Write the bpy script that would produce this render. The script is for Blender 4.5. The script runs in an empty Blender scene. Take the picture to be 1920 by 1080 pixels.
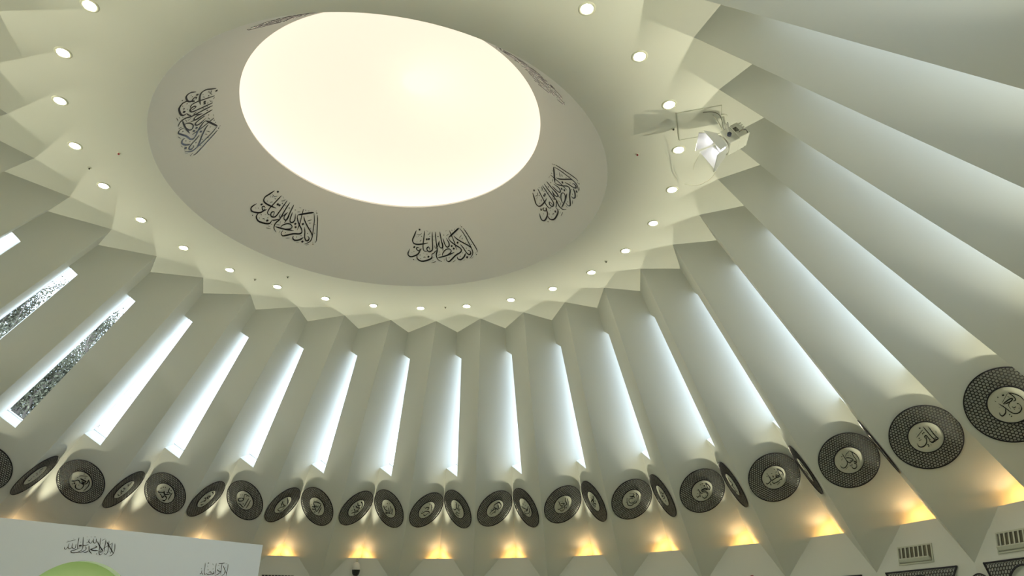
import bpy, bmesh, math, random
import numpy as np
from mathutils import Vector, Matrix, Quaternion

scene = bpy.context.scene
COL = scene.collection
H = 9.6                                   # height of the flat ceiling above the floor (m)
F_PX = 1297.78                            # focal length in pixels of a 1920 wide frame
PITCH, ROLL = 2.03683, 0.00764

# ---------------------------------------------------------------- camera
cam_d = bpy.data.cameras.new('camera')
cam_d.sensor_width = 36.0
cam_d.lens = F_PX / 1920.0 * 36.0
cam_d.clip_start, cam_d.clip_end = 0.05, 500
cam = bpy.data.objects.new('camera', cam_d)
COL.objects.link(cam)
CAM = np.array([2.5032, -11.4786, H - 8.0])
RM = Matrix.Rotation(PITCH, 3, 'X') @ Matrix.Rotation(ROLL, 3, 'Z')
cam.matrix_world = Matrix.Translation(Vector(CAM)) @ RM.to_4x4()
scene.camera = cam

# ---------------------------------------------------------------- view, sky
vs = scene.view_settings
vs.view_transform = 'Standard'
vs.look = 'None'
vs.gamma = 1.0
vs.exposure = 0.0
vs.use_curve_mapping = False
scene.cycles.use_denoising = True
scene.cycles.max_bounces = 10
scene.cycles.diffuse_bounces = 7
scene.cycles.sample_clamp_indirect = 6.0
scene.cycles.caustics_reflective = False
scene.cycles.caustics_refractive = False
SKY = 5.6
world = bpy.data.worlds.new('overcast_sky')
scene.world = world
world.use_nodes = True
wn = world.node_tree
bg = wn.nodes['Background']
tc = wn.nodes.new('ShaderNodeTexCoord')
sep = wn.nodes.new('ShaderNodeSeparateXYZ')
rmp = wn.nodes.new('ShaderNodeValToRGB')
rmp.color_ramp.elements[0].position = 0.0
rmp.color_ramp.elements[0].color = (0.62, 0.72, 0.86, 1)
rmp.color_ramp.elements[1].position = 0.7
rmp.color_ramp.elements[1].color = (0.76, 0.92, 1.04, 1)
wn.links.new(tc.outputs['Generated'], sep.inputs[0])
wn.links.new(sep.outputs['Z'], rmp.inputs[0])
wn.links.new(rmp.outputs[0], bg.inputs['Color'])
bg.inputs['Strength'].default_value = SKY

# lamp settings
DOWN_E = 132.0       # radiance of a downlight lens
DOWN_C = (1.0, 0.98, 0.66)
COVE_E = 1.0       # hidden cove strip above the oculus
COVE_C = (1.0, 0.76, 0.50)
UP_W = 1300.0        # uplight narrow beam towards the ceiling
UP_C = (1.0, 0.965, 0.66)
WASH_W = 10.0
WASH_C = (1.0, 0.74, 0.42)
GLOW_W = 6.0        # warm spill next to the uplight
GLOW_C = (1.0, 0.50, 0.11)
FLOOD_W = 30.0

# ---------------------------------------------------------------- helpers
ORD = ['first', 'second', 'third', 'fourth', 'fifth', 'sixth', 'seventh', 'eighth', 'ninth', 'tenth',
       'eleventh', 'twelfth', 'thirteenth', 'fourteenth', 'fifteenth', 'sixteenth', 'seventeenth',
       'eighteenth', 'nineteenth', 'twentieth', 'twenty-first', 'twenty-second', 'twenty-third',
       'twenty-fourth', 'twenty-fifth', 'twenty-sixth', 'twenty-seventh', 'twenty-eighth']

def mat(name, col, rough=0.6, metal=0.0, emit=None, es=0.0, spec=0.5, bump=0.0, bscale=60.0, var=0.0):
    m = bpy.data.materials.new(name); m.use_nodes = True
    nt = m.node_tree; b = nt.nodes['Principled BSDF']
    b.inputs['Base Color'].default_value = (*col, 1)
    b.inputs['Roughness'].default_value = rough
    b.inputs['Metallic'].default_value = metal
    b.inputs['Specular IOR Level'].default_value = spec
    if emit:
        b.inputs['Emission Color'].default_value = (*emit, 1)
        b.inputs['Emission Strength'].default_value = es
    if bump or var:
        t = nt.nodes.new('ShaderNodeTexCoord'); n = nt.nodes.new('ShaderNodeTexNoise')
        n.inputs['Scale'].default_value = bscale; n.inputs['Detail'].default_value = 3
        nt.links.new(t.outputs['Object'], n.inputs['Vector'])
        if bump:
            bp = nt.nodes.new('ShaderNodeBump'); bp.inputs['Strength'].default_value = bump
            bp.inputs['Distance'].default_value = 0.004
            nt.links.new(n.outputs[0], bp.inputs['Height']); nt.links.new(bp.outputs[0], b.inputs['Normal'])
        if var:
            r = nt.nodes.new('ShaderNodeValToRGB')
            r.color_ramp.elements[0].position = 0.3; r.color_ramp.elements[1].position = 0.7
            r.color_ramp.elements[0].color = (*[c * (1 - var) for c in col], 1)
            r.color_ramp.elements[1].color = (*[min(1, c * (1 + var)) for c in col], 1)
            nt.links.new(n.outputs[0], r.inputs[0]); nt.links.new(r.outputs[0], b.inputs['Base Color'])
    return m

M_WALL = mat('painted_plaster', (0.80, 0.80, 0.775), 0.75, spec=0.25, bump=0.10, bscale=90)
M_CEIL = mat('ceiling_plaster', (0.80, 0.80, 0.775), 0.75, spec=0.2, bump=0.10, bscale=90)
M_DOME = mat('dome_added_glow', (0.45, 0.44, 0.42), 0.8, spec=0.1, emit=(1.0, 0.86, 0.69), es=0.93)  # emission added to the dome surface stands in for the cove's light
M_WHITE = mat('white_gypsum', (0.80, 0.84, 0.93), 0.6, spec=0.3)
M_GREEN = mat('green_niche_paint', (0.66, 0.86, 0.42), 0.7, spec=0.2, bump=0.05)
M_NICHE = mat('shaded_reveal_green', (0.42, 0.50, 0.38), 0.7, spec=0.2)  # greyer, darker green carries the shading of the recess side
M_FLOOR = mat('prayer_carpet', (0.30, 0.32, 0.22), 0.95, spec=0.05, var=0.15, bscale=3)
M_INK = mat('black_lettering', (0.012, 0.010, 0.018), 0.16, spec=0.6)
M_LAT = mat('dark_lattice', (0.045, 0.042, 0.045), 0.38, spec=0.5)
M_RIM = mat('black_rim', (0.012, 0.009, 0.02), 0.4, spec=0.5)
M_PLATE = mat('plate_paint', (0.66, 0.66, 0.60), 0.6, spec=0.3)
M_TRIM = mat('trim_enamel', (0.80, 0.79, 0.70), 0.35, spec=0.5)
M_LENS = mat('lamp_lens', (1, 1, 1), 0.3, emit=DOWN_C, es=DOWN_E)
M_COVE = mat('cove_strip', (1, 1, 1), 0.5, emit=COVE_C, es=COVE_E)
M_VENT = mat('vent_enamel', (0.62, 0.63, 0.56), 0.5)
M_VBACK = mat('vent_back', (0.16, 0.15, 0.11), 0.7)
M_DARK = mat('dark_void', (0.05, 0.05, 0.045), 0.8)
M_GRILLE = mat('black_grille', (0.02, 0.015, 0.03), 0.5)
M_CAMW = mat('camera_housing', (0.75, 0.74, 0.72), 0.4)
M_CAMB = mat('smoked_dome', (0.01, 0.01, 0.012), 0.12, spec=0.8)
M_RED = mat('red_enamel', (0.35, 0.012, 0.03), 0.35)
M_FLW = mat('flood_enamel', (0.78, 0.78, 0.74), 0.4)
M_FLG = mat('barn_door_metal', (0.70, 0.70, 0.68), 0.35, spec=0.6)
M_FLD = mat('dark_bracket', (0.06, 0.07, 0.12), 0.5)
M_CABLE = mat('cable_grey', (0.10, 0.09, 0.08), 0.6)
M_CABLEW = mat('cable_white', (0.75, 0.74, 0.66), 0.5)
M_FLE = mat('flood_lens', (1, 1, 1), 0.3, emit=(0.93, 0.92, 1.0), es=14.0)
M_BARK = mat('bark', (0.16, 0.13, 0.11), 0.9, bump=0.5, bscale=20)
M_LEAF = mat('leaf_green', (0.10, 0.10, 0.062), 0.8, var=0.6, bscale=1.3)
M_FRAME = mat('window_frame', (0.75, 0.78, 0.80), 0.5)

M_GLASS = bpy.data.materials.new('window_glass'); M_GLASS.use_nodes = True
nt = M_GLASS.node_tree; nt.nodes.clear()
o_ = nt.nodes.new('ShaderNodeOutputMaterial'); tr_ = nt.nodes.new('ShaderNodeBsdfTransparent')
gl_ = nt.nodes.new('ShaderNodeBsdfGlossy'); gl_.inputs['Roughness'].default_value = 0.02
mx_ = nt.nodes.new('ShaderNodeMixShader'); mx_.inputs[0].default_value = 0.05
tr_.inputs[0].default_value = (0.94, 0.97, 0.97, 1)
nt.links.new(tr_.outputs[0], mx_.inputs[1]); nt.links.new(gl_.outputs[0], mx_.inputs[2])
nt.links.new(mx_.outputs[0], o_.inputs['Surface'])

def link(o, parent=None):
    COL.objects.link(o)
    if parent: o.parent = parent
    return o

def obj(name, verts, faces, m, parent=None, smooth=False, mats=None, midx=None):
    me = bpy.data.meshes.new(name)
    me.from_pydata([tuple(map(float, v)) for v in verts], [], [tuple(f) for f in faces])
    if mats:
        for x in mats: me.materials.append(x)
        for p, i in zip(me.polygons, midx): p.material_index = i
    else: me.materials.append(m)
    me.update()
    if smooth:
        for p in me.polygons: p.use_smooth = True
    return link(bpy.data.objects.new(name, me), parent)

def tag(o, label=None, cat=None, group=None, kind=None):
    if label: o['label'] = label
    if cat: o['category'] = cat
    if group: o['group'] = group
    if kind: o['kind'] = kind
    return o

def empty(name, mw=None):
    o = bpy.data.objects.new(name, None); o.empty_display_size = 0.1
    COL.objects.link(o)
    if mw is not None: o.matrix_world = mw
    return o

def frame_mat(P, u, v, n):
    return Matrix(((u[0], v[0], n[0], P[0]), (u[1], v[1], n[1], P[1]), (u[2], v[2], n[2], P[2]), (0, 0, 0, 1)))

class MB:
    """collects shapes into one mesh"""
    def __init__(s): s.v = []; s.f = []
    def add(s, vs_, fs_):
        o = len(s.v); s.v += [tuple(map(float, v)) for v in vs_]; s.f += [tuple(i + o for i in f) for f in fs_]
    def box(s, c, sz, R=None):
        c = np.array(c, float); a = np.array(sz, float) / 2
        P = [np.array([x, y, z]) * a for x in (-1, 1) for y in (-1, 1) for z in (-1, 1)]
        if R is not None: P = [np.array(R) @ p for p in P]
        s.add([c + p for p in P], [(0, 1, 3, 2), (4, 6, 7, 5), (0, 4, 5, 1), (2, 3, 7, 6), (0, 2, 6, 4), (1, 5, 7, 3)])
    def lathe(s, prof, n=32, T=None, cap0=False, cap1=False):
        vs_ = []; fs_ = []
        for r, z in prof:
            for i in range(n):
                a = 2 * math.pi * i / n; vs_.append((r * math.cos(a), r * math.sin(a), z))
        for j in range(len(prof) - 1):
            for i in range(n):
                k = (i + 1) % n; fs_.append((j * n + i, j * n + k, (j + 1) * n + k, (j + 1) * n + i))
        if cap0: fs_.append(tuple(range(n))[::-1])
        if cap1: fs_.append(tuple((len(prof) - 1) * n + i for i in range(n)))
        if T is not None: vs_ = [tuple(T @ Vector(v)) for v in vs_]
        s.add(vs_, fs_)
    def tube(s, pts, r, n=8):
        pts = [np.array(p, float) for p in pts]; vs_ = []; fs_ = []
        for i, p in enumerate(pts):
            d = pts[min(i + 1, len(pts) - 1)] - pts[max(i - 1, 0)]; d /= np.linalg.norm(d) + 1e-9
            a = np.cross(d, (0, 0, 1.0));
            if np.linalg.norm(a) < 1e-3: a = np.cross(d, (1.0, 0, 0))
            a /= np.linalg.norm(a); b = np.cross(d, a)
            rr = r[i] if hasattr(r, '__len__') else r
            for k in range(n):
                t = 2 * math.pi * k / n; vs_.append(p + rr * (math.cos(t) * a + math.sin(t) * b))
        for i in range(len(pts) - 1):
            for k in range(n):
                q = (k + 1) % n; fs_.append((i * n + k, i * n + q, (i + 1) * n + q, (i + 1) * n + k))
        fs_.append(tuple(range(n))[::-1]); fs_.append(tuple((len(pts) - 1) * n + k for k in range(n)))
        s.add(vs_, fs_)
    def build(s, name, m, parent=None, smooth=False): return obj(name, s.v, s.f, m, parent, smooth)

def spline(pts, step):
    P = [np.array(p, float) for p in pts]
    if len(P) == 2: 
        n = max(1, int(np.linalg.norm(P[1] - P[0]) / step)); return [P[0] + (P[1] - P[0]) * i / n for i in range(n + 1)]
    Q = [2 * P[0] - P[1]] + P + [2 * P[-1] - P[-2]]; out = []
    for i in range(1, len(Q) - 2):
        a, b, c, d = Q[i - 1:i + 3]; n = max(2, int(np.linalg.norm(c - b) / step))
        for j in range(n):
            t = j / n
            out.append(0.5 * ((2 * b) + (-a + c) * t + (2 * a - 5 * b + 4 * c - d) * t * t + (-a + 3 * b - 3 * c + d) * t ** 3))
    out.append(P[-1]); return out

def ink_mesh(code, sx, sy, fmap, wk=1.0, h0=0.0, h1=0.006, step=0.03):
    """calligraphy strokes as slim raised ribbons; fmap(x, y, h) gives the 3-D point"""
    mb = MB()
    for st in code.split(';'):
        a = list(map(float, st.split(','))); w = a[0] / 1000 * wk
        pts = [(a[i] * sx, a[i + 1] * sy) for i in range(1, len(a), 2)]
        P = spline(pts, step); L = [0]
        for i in range(1, len(P)): L.append(L[-1] + np.linalg.norm(P[i] - P[i - 1]))
        T = L[-1] + 1e-9; dot = T < w * 2.0; V = []
        for i, p in enumerate(P):
            d = P[min(i + 1, len(P) - 1)] - P[max(i - 1, 0)]; d = d / (np.linalg.norm(d) + 1e-9)
            nrm = np.array([-d[1], d[0]]); t = L[i] / T
            # broad-nib pen: wider when the stroke runs across the nib
            pen = 1.0 if dot else (0.62 + 0.5 * abs(d[0] * 0.75 - d[1] * 0.35)) * min(1, 0.35 + 5 * t, 0.25 + 4 * (1 - t))
            q0, q1 = p + nrm * w * pen / 2, p - nrm * w * pen / 2
            V += [fmap(q0[0], q0[1], h1), fmap(q1[0], q1[1], h1), fmap(q0[0], q0[1], h0), fmap(q1[0], q1[1], h0)]
        F = []
        for i in range(len(P) - 1):
            a0, b0 = 4 * i, 4 * i + 4
            F += [(a0, a0 + 1, b0 + 1, b0), (a0 + 2, a0, b0, b0 + 2), (a0 + 1, a0 + 3, b0 + 3, b0 + 1)]
        e = 4 * (len(P) - 1)
        F += [(0, 2, 3, 1), (e, e + 1, e + 3, e + 2)]
        mb.add(V, F)
    return mb
INK={
'L8':'22,166,310,150,142,133,-94,132,-204,61,-228,-3,-190;22,279,216,249,33,233,-147,239,-235,175,-238,168,-178,225,-169;20,218,-245,118,-247,25,-241,4,-155,48,-107;20,62,-132,33,-96,48,3,42,50,-23,33,-38,-38;24,34,42,-24,-49,-89,-135,-197,-186,-306,-168,-349,-92,-326,1;10,100,238,-80,190,-217,149;26,44,340,80,316;24,50,163,55,131;24,-1,154,8,128;24,-167,100,-170,75;24,-111,-200,-108,-230;24,-126,-249,-123,-279;10,-144,257,-123,226;10,214,145,221,111;10,220,-26,219,-53;12,326,-30,329,-54;8,-225,31,-138,16;8,-54,-246,-40,-299',
'L9':'17,221,248,298,116,335,-6,314,-157;19,221,248,231,123,212,27,167,-2,130,19;19,-154,190,-133,40,-128,-136,-94,-240,1,-287,114,-251,167,-159,162,-97;19,-89,113,95,111,172,80,100,48,-59,84,-89,113;11,88,60,-29,-1,-70,-106;21,-139,-11,-232,-95,-343,-106,-349,-43,-315,11;22,-194,-174,-193,-195;22,-200,-235,-195,-253;24,66,288,109,270;17,-48,320,-28,315;6,194,246,-92,145;13,4,-61,9,-123,70,-124;17,144,-80,166,-115;9,-218,121,-202,91;9,-21,-151,-17,-170;9,81,-192,86,-210;9,-161,298,-152,260;9,132,190,153,141',
'L7':'18,-48,351,-60,190,-70,14,-38,-88,27,-82,27,-17;20,-47,141,37,94,112,1,119,-70,55,-76,19,-11;22,212,282,275,158,318,22,305,-125,240,-261;20,257,197,225,89,205,-132,158,-228;24,97,-133,149,-143,155,-200,93,-203,90,-159;20,134,-212,82,-331,-15,-366,-65,-304,-46,-213;20,-63,87,-100,-43,-200,-129,-322,-133,-361,-40,-339,23;12,212,282,51,241,-28,167;26,-125,263,-122,235;26,-87,-178,-81,-202;26,-20,-185,-15,-209;10,72,173,81,154;10,135,128,153,89;10,275,27,283,-57;8,-132,189,-214,143;8,-172,87,-161,53;8,-282,35,-278,-8;8,-153,-163,-291,-221;8,-213,-277,-211,-291',
'L6':'24,255,264,335,133,384,9,332,-141;19,267,243,239,51,231,-128,213,-221,140,-200,76,-224;26,104,8,176,-13,195,-65,143,-70,87,-20,77,25,126,46;19,114,-223,24,-230,-45,-224,-138,-216,-163,-134,-153,-75;22,160,-82,79,-55,9,-49,-72,-62,-153,-35,-156,125,-170,226;24,-166,26,-202,-56,-309,-92,-379,-86,-395,-10;28,-270,-149,-265,-174;28,-267,-199,-257,-218;19,-48,81,-11,83,-16,33,-56,47;26,105,73,119,56;17,-228,211,-216,190;15,147,308,187,295;11,207,204,133,120;9,-61,-333,113,-288;13,-177,296,-165,275;13,-16,218,4,191;11,298,-13,302,-69',
'L5':'29,255,259,346,105,368,-23,317,-107,249,-51;24,250,248,262,98,254,-40,176,-36,76,-19,-23,-2;34,-54,46,55,52,180,33,202,-37,128,-21;27,-59,35,25,-73,130,-137,162,-242,90,-342,-34,-382,-103,-297,-99,-199;22,-149,189,-132,50,-89,-90,-16,-106;22,-132,-7,-193,-142,-312,-170,-339,-82;34,139,178,191,175;25,-177,-166,-172,-212;20,15,318,41,316;15,99,-204,115,-228;15,-206,152,-190,128;12,-257,11,-225,-36;12,17,-269,48,-317;12,12,163,28,139;12,98,325,166,298',
'L4':'30,274,221,347,41,334,-119,267,-248;27,270,209,272,-28,219,-193,140,-274,40,-259,-105,-302,-237,-226,-268,-82,-209,218;30,134,273,174,195,118,143,15,146,-65,220;25,7,123,125,84,154,11;22,-103,102,-164,-2,-128,-134,-18,-197,93,-177,146,-95;20,-111,79,-16,52,73,2;22,79,304,98,280;20,-8,354,10,330;15,194,295,219,294;17,-318,3,-303,-29;12,-191,153,-155,104;12,-54,-65,-14,-102;15,152,-155,163,-245',
'L3':'30,196,326,161,155,204,-46,143,-71;27,288,233,282,0,241,-273;30,-194,304,-175,132,-122,-15,-34,-122;32,-122,118,32,63,74,-4,-42,-29,-122,-15;27,223,-86,107,-111,52,-110,50,-257,-80,-348,-192,-286,-210,-173;27,66,-177,-94,-148,-265,-172,-331,-91;33,129,-211,137,-305;27,-105,-201,-73,-248;16,-123,250,-88,217;16,-46,223,1,183;16,338,-1,345,-34;16,165,108,120,89;13,-254,146,-238,93',
'L2':'38,-51,112,-41,229,79,288,251,274,300,172;29,249,260,351,83,336,-94,218,-124;35,-79,127,26,9,160,-124,197,-20,156,186;26,-261,9,-122,-35,-6,-35,11,-168,-137,-212,-272,-278;26,-124,105,-92,-20,-182,-64,-331,-138;20,-47,-168,1,-286;20,-334,-167,-280,-211;26,179,112,205,68;14,-253,97,-200,53;18,182,-198,147,-272',
'R2':'32,-332,-120,-221,-156,-65,-102,89,-65;34,228,266,173,50,123,-104,-1,-245;31,296,189,320,22,268,-163,105,-330;42,73,-30,167,-31,44,-155;28,-36,-206,-87,-362,-15,-408,107,-298;21,-86,310,-49,303;21,-237,94,-163,80;17,-6,148,28,109;28,342,67,366,-100,295,-299',
'R-2':'32,153,258,142,10,124,-358;29,279,242,274,-17,251,-340;32,-208,-387,-91,-346,13,-378,134,-382;29,-149,267,-59,335,106,365,155,387;24,-138,275,-86,123,-34,3;38,-172,-22,-110,41,-56,-14,-102,-113,-232,-229,-303,-203,-284,-108,-165,31;21,-323,-122,-303,-203,-194,-247;38,3,-219,47,-217;21,-1,268,27,273;16,-340,89,-300,136;16,-228,175,-211,204;16,305,-89,333,-84;16,12,103,52,149',
'R-1':'38,-267,95,-63,243,183,319;34,-261,78,-128,-76,62,-274,129,-224;37,183,319,164,55,106,-283;37,254,162,242,-56,224,-322;30,-180,-241,-175,-322,-68,-264,-67,-136,-230,-151;34,-258,-193,-151,-135,-60,-26;34,-82,41,-15,-36,52,14,59,124;27,-46,-396,33,-380;19,-299,197,-254,251;19,-124,303,-101,362;19,-331,-99,-303,-120;15,298,-99,337,-28',
'L0':'42,228,300,327,166,362,-60,270,-221;37,25,362,80,128,228,51,256,119;46,-66,204,38,25,214,-108,150,-200,-11,-156;41,-269,-227,-116,-225,87,-291,242,-290;37,-157,45,-46,-179,-109,-271;33,-96,-361,6,-395;38,250,280,284,238;25,-296,-47,-226,-1;25,-225,245,-170,134',
'R0':'41,-352,-48,-256,-190,-97,-204,28,-158;45,-148,-282,-75,-314,128,-212,213,-194;36,-16,62,60,-93,128,-212;36,78,253,169,25,159,-148;36,224,189,261,7,259,-203;37,-121,-305,-99,-416,18,-332;32,-212,-75,-148,53;24,-181,217,-119,240;24,-21,308,33,366;24,72,-378,138,-373;20,329,-111,363,-171',
'R-4':'32,-324,-227,-220,-160,-148,-19,-59,-4,14,-65;44,-96,126,13,137,161,161,124,68,5,49;35,-8,-82,77,-11,179,34,247,131,197,332;29,65,-42,154,-28,210,-62,211,-264,113,-366,-4,-363,-73,-259,-54,-162;26,214,306,321,194,371,-7,335,-302;35,-164,-194,-151,-264;35,25,268,60,265;18,-200,160,-132,257,88,422;20,-109,397,-80,402;18,-229,55,-195,103;21,299,-48,329,-43;18,23,-179,52,-174;18,-224,-305,-196,-322',
'R-3':'36,-337,-148,-228,-145,-83,-7,-64,92;43,-89,72,16,-54,119,28,221,109;33,48,391,106,186,256,179;29,275,279,279,71,302,-206;36,-95,-186,20,-263,49,-113,174,-140,187,-299,59,-401;33,84,-381,177,-349,196,-249;39,-150,-188,-121,-207;26,-224,217,-190,223;26,-147,278,-113,284;20,134,334,217,317;16,-307,66,-238,142;33,29,124,112,107',
'L-1':'33,153,393,247,117,298,-121,255,-205;33,303,211,328,4,305,-90;36,-151,323,-74,161,41,-22,167,-123,229,-226;36,-294,-212,-156,-128,11,-146,190,-206;29,-181,200,-80,7,-122,-76;29,-262,-212,-51,-396,89,-311,194,-279;26,41,-22,115,-114,167,-123;22,-40,213,11,204',
'L1':'31,172,362,186,216;31,275,222,301,-18,268,-246;37,-113,147,-16,165,116,96,103,-2,22,6;34,-123,-39,-8,-83,142,-180,179,-287,132,-350;30,-333,-50,-251,-93,-171,-66,-106,-66;31,-167,-190,-148,-288,-65,-332,48,-287,95,-242;24,41,395,73,413;20,-182,286,-164,243;20,-263,35,-238,4;21,333,0,350,-26',
'R1':'36,-110,370,-88,194,-84,-11,-136,-133,-232,-198,-314,-183;32,50,355,73,163,127,95,241,155;36,-49,64,33,15,114,0,193,1;33,-89,-241,10,-227,87,-192;33,-122,-351,-21,-353,100,-376,176,-324;26,70,-222,129,-216,200,-98;22,-196,313,-176,309;22,-176,170,-156,166;22,120,333,150,335',
'L-2':'37,165,371,313,208,336,75;37,50,225,134,61,218,51,161,150;45,-28,146,78,4,146,-83;37,-226,132,-133,133,-37,14,-14,-119,-108,-120;37,-304,-100,-200,-88,-95,-75,19,-85;33,-222,-264,-133,-330,-28,-319;22,-44,223,15,158',
'R3':'36,-9,277,82,298,48,168,-114,40,-110,138;45,-267,-211,-109,-20,8,17,-68,-107,9,-141;48,19,-103,135,-65,226,-42;33,-252,-233,-154,-271,-46,-350,36,-364;32,-93,-202,30,-224,116,-220,97,-295;24,-264,207,-243,203;24,-289,33,-268,29;24,128,152,199,100',
'L-3':'38,219,346,224,227,190,179;38,33,295,173,155,112,154;45,-141,174,-3,34,71,11;37,-199,91,-143,-39,29,-133,20,-61;34,-142,-122,4,-252,-77,-323;26,-265,-169,-128,-311,-34,-347',
'L-4':'39,164,348,121,309,7,308;38,35,230,239,89,195,50;42,-97,178,62,75,122,-67,166,-29;38,-34,-106,22,-106,-109,-2;30,-219,-221,-88,-248,-72,-131',
'R4':'40,-150,237,-161,107,-125,22;45,-66,195,17,153,100,164,136,132;55,-124,-84,-40,-73,54,16,30,72;40,148,103,161,-30,-27,-207;35,209,-143,187,-244;35,170,255,241,242',
'R5':'41,-277,225,-228,111,-68,82;46,-188,104,-68,82,15,15,-243,-202;46,-167,-163,-7,-190,80,-310,-70,-389;37,-190,-369,-26,-449;32,190,-224,124,-369',
'R6':'47,-200,241,-109,156,-125,22;41,-43,212,178,239,98,51;47,-287,-156,-89,-189,-105,-323;36,5,-68,67,-215',
'cove':'28,-1731,684,-1828,647,-2042,541,-2238,432,-2304,379,-2260,355;23,-1454,693,-1669,617,-1880,484,-1978,392,-1925,343,-1694,300;31,-913,611,-1051,573,-1384,519,-1777,462,-1938,425,-1978,392;36,-1421,697,-1088,663,-743,625,-511,596;31,-511,596,-536,567,-826,504,-1128,458,-1244,423,-1141,394,-784,366,-435,317,-251,295,-105,317,-118,355;23,-663,686,-743,625,-875,515,-916,426;31,-1259,492,-1420,436,-1526,382,-1685,345,-1826,359,-1801,392,-1675,402;31,-1460,371,-1324,331,-1053,301,-871,319,-864,345;28,-94,595,-169,518,-277,482,-422,488,-475,525,-330,597;28,69,682,48,597,14,509,34,440;25,196,569,255,513,143,477,-6,490,-17,546;28,397,687,420,603,418,503,417,452,523,391,443,333,200,304;16,564,517,519,479,366,502,194,572;28,633,690,667,606,722,481,807,451,980,440,1089,460,1112,485,1002,503,926,483,911,446;25,1172,707,1289,599,1373,512,1340,461,1213,445,1075,453;32,1788,713,1944,650,2075,594,1995,550,1724,538,1345,543,995,553;25,1500,487,1609,456,1741,462,1838,481,1766,500,1633,494;30,1620,481,1609,456,1718,418,1952,393,2213,380,2374,398,2390,430,2272,481;33,1804,400,1797,355,1547,323,1257,328,958,345,816,369,830,407;20,830,407,690,418,542,442,417,452;23,86,372,100,397,-67,438,-325,459,-517,442,-488,411,-188,379,161,360;28,427,358,191,364,-221,379,-722,405;43,1111,604,1017,594;43,962,606,869,595;43,2018,508,1925,498;43,1105,383,1011,372;43,-1029,525,-1124,513;41,-584,492,-668,481;41,-688,457,-778,446;44,-1471,325,-1560,312;38,1603,726,1488,721;30,1962,647,1909,647;10,1043,709,923,695;10,860,677,742,691;9,981,653,752,676;10,1763,669,1552,656,1401,680;10,1805,638,1738,625;10,1681,641,1634,644;13,1449,643,1399,636;10,1560,572,1503,587,1449,593;15,1785,572,1768,569;13,845,639,814,630;13,543,633,528,628;13,563,586,553,580;18,255,632,229,619;13,-170,640,-198,631;11,-360,684,-476,687;10,-374,624,-576,641;10,-835,688,-861,678;13,-1049,692,-1072,687;11,-1548,731,-1552,715;15,-1610,707,-1668,699;11,-1144,633,-1201,619;11,-1250,571,-1503,607;12,-1405,563,-1529,559;12,-1442,549,-1546,571;13,-1639,506,-1668,501;13,-1581,437,-1624,430;13,-2001,467,-2031,463;13,-1267,384,-1307,379;15,-1055,349,-1083,344;15,-293,345,-330,341;10,426,386,198,402;10,303,445,258,412;10,1623,406,1575,400;10,1387,424,1335,430;10,1585,361,1555,355;11,1389,367,1303,379,1243,366;10,2176,437,2111,431;10,2026,450,1977,447;13,2055,349,2008,341;13,1142,413,1128,408;11,838,325,704,333;10,884,297,585,312;10,32,333,34,307;10,62,336,0,331;10,-488,284,-725,307;10,-1201,284,-1349,295;10,-1658,298,-1772,307;10,-1788,293,-1952,313;21,-2172,332,-2187,326;10,-2127,361,-2145,337;13,-1804,569,-1835,565;11,719,365,689,361',
'shahada':'13,-3955,-317,-3930,-445,-3938,-536,-3977,-593,-4029,-600;18,-4155,-290,-4089,-367,-3993,-473,-3932,-544;13,-4021,-300,-3998,-451,-4002,-557;11,-4025,-316,-4121,-393,-4208,-468;13,-4106,-270,-4085,-412,-4074,-517,-4097,-576,-4148,-553;13,-4185,-247,-4170,-382,-4156,-524;19,-4365,-301,-4296,-393,-4214,-476,-4191,-504,-4228,-537,-4249,-517,-4214,-476;14,-4311,-220,-4287,-385,-4263,-548,-4220,-597,-4176,-533;14,-4403,-244,-4387,-333,-4421,-348,-4451,-317,-4465,-250;13,-4547,-266,-4555,-319,-4507,-359,-4477,-334,-4481,-289;9,-4596,-360,-4571,-343,-4546,-325;16,-4523,-413,-4487,-521,-4419,-583;18,-4382,-408,-4340,-427,-4386,-453,-4473,-490;22,-4472,-494,-4386,-509,-4299,-498;16,-4696,-235,-4662,-388,-4646,-490,-4684,-552,-4762,-588,-4846,-595,-4877,-561,-4805,-533,-4698,-473;14,-4785,-258,-4773,-383,-4749,-514;18,-4676,-419,-4726,-423,-4728,-442,-4672,-433;14,-4662,-418,-4602,-420,-4570,-402,-4537,-388;14,-4591,-434,-4567,-498,-4613,-547,-4710,-591;16,-4501,-523,-4537,-555,-4605,-575;13,-4812,-401,-4803,-489,-4842,-503,-4879,-473,-4888,-386;13,-4877,-481,-4917,-517,-4961,-488,-4956,-400;11,-4965,-474,-4991,-534,-5030,-523,-5034,-480;20,-4319,-578,-4311,-581;8,-5025,-384,-4961,-356,-4837,-308;8,-5007,-346,-4987,-340;7,-4900,-288,-4888,-279;7,-4624,-228,-4595,-225;7,-4538,-216,-4508,-217;7,-4464,-212,-4420,-208;7,-4599,-293,-4579,-284;8,-4265,-277,-4202,-225;8,-4119,-491,-4113,-498;7,-4047,-530,-4044,-485;7,-4237,-327,-4228,-334;7,-4724,-349,-4715,-356',
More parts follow.
